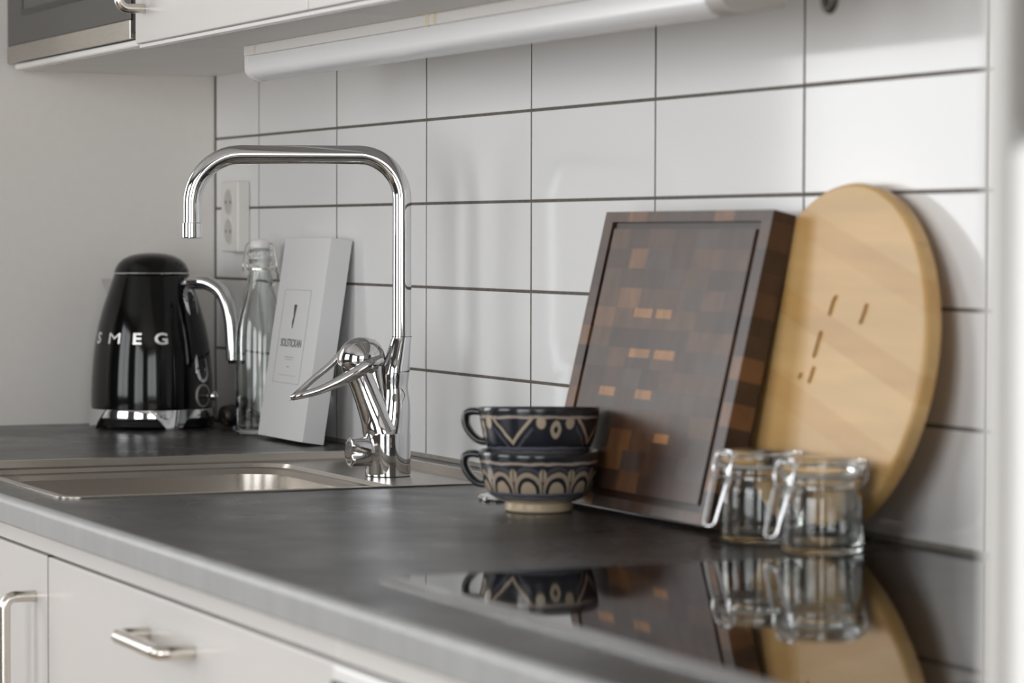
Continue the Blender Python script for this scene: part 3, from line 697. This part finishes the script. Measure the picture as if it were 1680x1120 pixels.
# ================================================================== patterned cups
def cup_mat(name, kind, ztop):
    m, nt, b = _new(name); n = nt.nodes; L = nt.links.new
    def val(v): x = n.new('ShaderNodeValue'); x.outputs[0].default_value = v; return x.outputs[0]
    def ma(op, a, c=None, d=None):
        x = n.new('ShaderNodeMath'); x.operation = op
        for i, q in enumerate((a, c, d)):
            if q is None: continue
            if isinstance(q, (int, float)): x.inputs[i].default_value = q
            else: L(q, x.inputs[i])
        return x.outputs[0]
    def sstep(x, e, wdt): # 1 where x<e
        r = n.new('ShaderNodeMapRange'); r.interpolation_type = 'SMOOTHSTEP'; r.inputs[1].default_value = e - wdt; r.inputs[2].default_value = e + wdt; r.inputs[3].default_value = 1; r.inputs[4].default_value = 0; L(x, r.inputs[0]); return r.outputs[0]
    tc = n.new('ShaderNodeTexCoord'); sp_ = n.new('ShaderNodeSeparateXYZ'); L(tc.outputs['Object'], sp_.inputs[0])
    nz = n.new('ShaderNodeTexNoise'); nz.inputs['Scale'].default_value = 90; nz.inputs['Detail'].default_value = 2; L(tc.outputs['Object'], nz.inputs['Vector'])
    wob = ma('MULTIPLY', ma('SUBTRACT', nz.outputs[0], .5), .12)
    th = ma('ARCTAN2', sp_.outputs[1], sp_.outputs[0]); z = sp_.outputs[2]
    def u_of(N, ph): return ma('FRACT', ma('ADD', ma('ADD', ma('MULTIPLY', th, N / (2 * PI)), ph), ma('MULTIPLY', wob, .35)))
    v = ma('ADD', ma('DIVIDE', ma('SUBTRACT', z, .022), .026), wob)       # 0 at band bottom .. 1 at band top
    def mx_(a, c): return ma('MAXIMUM', a, c)
    def mn_(a, c): return ma('MINIMUM', a, c)
    cream = None; slate = None
    if kind == 'zig':
        u = u_of(8, .411 - 8 * 28 / 360); tri = ma('ABSOLUTE', ma('SUBTRACT', ma('MULTIPLY', u, 2), 1))         # 1..0..1
        u2 = u_of(4, .956 - 4 * 28 / 360); sel = sstep(ma('ABSOLUTE', ma('SUBTRACT', u2, .5)), .25, .01)         # alternate V and flower
        d1 = ma('ABSOLUTE', ma('SUBTRACT', v, ma('ADD', ma('MULTIPLY', tri, .95), .12)))
        vline = ma('MULTIPLY', sstep(d1, .085, .03), sel)
        d2 = ma('ABSOLUTE', ma('SUBTRACT', v, ma('ADD', ma('MULTIPLY', tri, .95), -.28)))
        vline2 = ma('MULTIPLY', sstep(d2, .07, .03), sel)
        uu = ma('MULTIPLY', ma('SUBTRACT', u, .5), 2.0); ins = ma('SUBTRACT', 1, sel)
        # petals hanging from the top line
        r1 = ma('SQRT', ma('ADD', ma('POWER', ma('MULTIPLY', uu, 2.6), 2), ma('POWER', ma('MULTIPLY', ma('SUBTRACT', v, .60), 1.9), 2)))
        pet = ma('MULTIPLY', sstep(ma('ABSOLUTE', ma('SUBTRACT', r1, .42)), .19, .05), ins)
        r2 = ma('SQRT', ma('ADD', ma('POWER', ma('MULTIPLY', ma('SUBTRACT', ma('ABSOLUTE', uu), .66), 2.0), 2), ma('POWER', ma('MULTIPLY', ma('SUBTRACT', v, .86), 1.8), 2)))
        pet2 = ma('MULTIPLY', sstep(r2, .42, .05), ins)
        cream = mx_(mx_(vline, pet), pet2); slate = vline2
    else:
        u = u_of(12, .433 - 12 * 28 / 360); uu = ma('MULTIPLY', ma('SUBTRACT', u, .5), 2.0)
        r1 = ma('SQRT', ma('ADD', ma('POWER', ma('MULTIPLY', uu, 1.0), 2), ma('POWER', ma('MULTIPLY', ma('SUBTRACT', v, -.02), 1.35), 2)))
        half = sstep(r1, .56, .04); scal = sstep(ma('ABSOLUTE', ma('SUBTRACT', r1, .92)), .12, .04)
        us = u_of(12, .933 - 12 * 28 / 360); uv = ma('MULTIPLY', ma('SUBTRACT', us, .5), 2.0)
        r3 = ma('SQRT', ma('ADD', ma('POWER', ma('MULTIPLY', uv, 2.1), 2), ma('POWER', ma('MULTIPLY', ma('SUBTRACT', v, .62), 2.1), 2)))
        pet = sstep(r3, .52, .06); stem = sstep(ma('ABSOLUTE', uv), .07, .03)
        cream = ma('MULTIPLY', mx_(mx_(half, ma('MULTIPLY', scal, .85)), pet), ma('SUBTRACT', 1, ma('MULTIPLY', stem, .7)))
        dots = n.new('ShaderNodeTexNoise'); dots.inputs['Scale'].default_value = 260; L(tc.outputs['Object'], dots.inputs['Vector'])
        slate = ma('MULTIPLY', sstep(ma('ABSOLUTE', ma('SUBTRACT', r1, 1.22)), .10, .04), .8)
    def mix(f, a, c):
        x = n.new('ShaderNodeMix'); x.data_type = 'RGBA'
        if isinstance(f, float): x.inputs[0].default_value = f
        else: L(f, x.inputs[0])
        for i, q in ((6, a), (7, c)):
            if isinstance(q, tuple): x.inputs[i].default_value = (*q, 1)
            else: L(q, x.inputs[i])
        return x.outputs[2]
    CR, NV, SL, RM, FT = (.46, .375, .27), (.020, .021, .030), (.085, .088, .10), (.022, .024, .028), (.58, .47, .32)
    band = mix(cream, mix(slate, NV, SL), CR)
    c1 = mix(sstep(v, 1.0, .01), (.40, .33, .28), band)              # cream line above the band
    c2 = mix(sstep(v, 1.10, .01), RM, c1)                             # dark rim
    c3 = mix(sstep(v, -.04, .01), c2, (.16, .16, .19)); c4 = mix(sstep(v, -.14, .01), c3, (.05, .055, .09)); c5 = mix(sstep(v, -.19, .01), c4, (.24, .23, .23)); c6 = mix(sstep(v, -.34, .02), c5, FT)
    L(c6, b.inputs['Base Color']); b.inputs['Roughness'].default_value = .16; b.inputs['Coat Weight'].default_value = .3
    return m
def cup(name, loc_, kind, label, rz, tilt=0.):
    t = empty(name, loc_, (0, 0, rz))
    if tilt: t.rotation_euler = (Matrix.Rotation(math.radians(tilt), 3, Vector((-.911, -.412, 0)) * 0 + Vector((.412, .911, 0))) @ Matrix.Rotation(rz, 3, 'Z')).to_euler()
    pr = [(.0290, .0003), (.0325, .0008), (.0335, .0030), (.0325, .0070), (.0330, .0095), (.0405, .0120), (.0470, .0160), (.0512, .0215), (.0540, .0300), (.0562, .0400), (.0577, .0480), (.0589, .0550), (.0592, .0580), (.0580, .0592), (.0565, .0580)]
    pi_ = [(.0555, .048), (.0540, .040), (.0520, .032), (.0490, .0255), (.0440, .0205), (.0350, .0160), (.020, .0140), (.0005, .0136)]
    obj('bowl', lathe(pr + pi_, 72), cup_mat('painted_%s_ceramic' % kind, kind, .058), t, sm=60)
    hp_ = spline([(-.0560, 0, .0535), (-.0650, 0, .0548), (-.0722, 0, .0530), (-.0740, 0, .0470), (-.0725, 0, .0400), (-.0670, 0, .0320), (-.0600, 0, .0265), (-.0520, 0, .0250)], 6)
    h_ = obj('handle', tube(hp_, .0092, 16, flat=.42), mat('dark_glazed_%s_handle' % kind, (.018, .02, .022), .14, coat=.3), t, sm=60); h_['label'] = 'plain dark glazed handle'
    return tag(t, label, 'cup', 'stacked patterned cups')
crz = math.atan2(.928, .373) + math.radians(-14)
cup('patterned_cup', (1.4625, -.1640, 0), 'scallop', 'dark blue and cream scalloped cup standing on the worktop under a second cup', crz)
cup('patterned_cup', (1.4625, -.1640, .0418), 'zig', 'dark patterned cup with cream chevrons, stacked on top of the scalloped cup', crz - math.radians(4), -3.0)
ss = empty('sink_strainer', (1.345, -.139, 0))
obj('disc', lathe([(.030, .0003), (.034, .001), (.0345, .003), (.033, .0052), (.028, .006), (.024, .0045), (.001, .0045)], 48), 'chrome', ss)
obj('knob', lathe([(.004, .0045), (.004, .010), (.0065, .012), (.006, .0145), (.001, .015)], 24), 'chrome', ss)
tag(ss, 'small shiny steel sink strainer lying behind the stacked cups', 'strainer')

# ================================================================== clip-top jars
def jar(loc_, rz, label):
    t = empty('clip_top_jar', loc_, (0, 0, rz))
    R = .0350
    pr = [(.026, .0005), (.0315, .0009), (.0342, .0035), (R, .0085), (R, .0480), (.0338, .0520), (.0322, .0545), (.0322, .0590), (.0345, .0605), (.0350, .0625), (.0345, .0650), (.0325, .0660)]
    pi_ = [(.0290, .0660), (.0290, .0540), (.0312, .0500), (.0318, .0470), (.0318, .0110), (.0300, .0075), (.020, .0062), (.0005, .0060)]
    obj('glass', lathe(pr + pi_, 56), 'glass', t, sm=60)
    ld_ = obj('lid', lathe([(.0270, .0625), (.0282, .0630), (.0285, .0678), (.0335, .0684), (.0352, .0705), (.0352, .0765), (.0340, .0790), (.0300, .0805), (.0180, .0812), (.0005, .0812)], 56), 'glass', t, sm=60)
    obj('gasket', lathe([(.0292, .0662), (.0352, .0663), (.0352, .0676), (.0292, .0677)], 40, cap0=False, cap1=False), mat('pale_rubber', (.55, .54, .50), .5), t)
    # wire: ring round the neck, bail over the lid edge, clasp in front (local -x is the clasp side)
    b = bmesh.new(); c3 = [Vector((.0330 * math.cos(2 * PI * k / 48), .0330 * math.sin(2 * PI * k / 48), .0570)) for k in range(49)]
    tube(c3, .0012, 8, b); obj('neck_wire', b, 'chrome', t, sm=60)
    for s in (1, -1):
        obj('hinge_wire', tube(spline([(.034, s * .012, .057), (.0385, s * .012, .062), (.0390, s * .012, .071), (.036, s * .012, .079)], 6), .0012, 8), 'chrome', t, sm=60)
    cl_ = spline([(-.034, .010, .0575), (-.041, .0105, .0560), (-.0445, .0100, .0480), (-.0500, .0085, .0300), (-.0535, .0070, .0180), (-.0540, 0, .0160), (-.0535, -.0070, .0180), (-.0500, -.0085, .0300), (-.0445, -.0100, .0480), (-.041, -.0105, .0560), (-.034, -.010, .0575)], 6)
    obj('clasp', tube(cl_, .0016, 10), 'chrome', t, sm=60)
    bl = spline([(-.040, .012, .0560), (-.0405, .012, .066), (-.0370, .012, .0765), (-.0350, .006, .0800), (-.0350, -.006, .0800), (-.0370, -.012, .0765), (-.0405, -.012, .066), (-.040, -.012, .0560)], 6)
    obj('bail', tube(bl, .0014, 10), 'chrome', t, sm=60)
    return tag(t, label, 'jar', 'clip-top jars beside the hob')
jrz = math.atan2(.93, .41)
jar((1.903, -.1055, 0), jrz + .55, 'small clear clip-top glass jar beside the black hob edge')
jar((1.797, -.1065, 0), jrz + .55, 'small clear clip-top glass jar next to the corner of the dark chopping board')
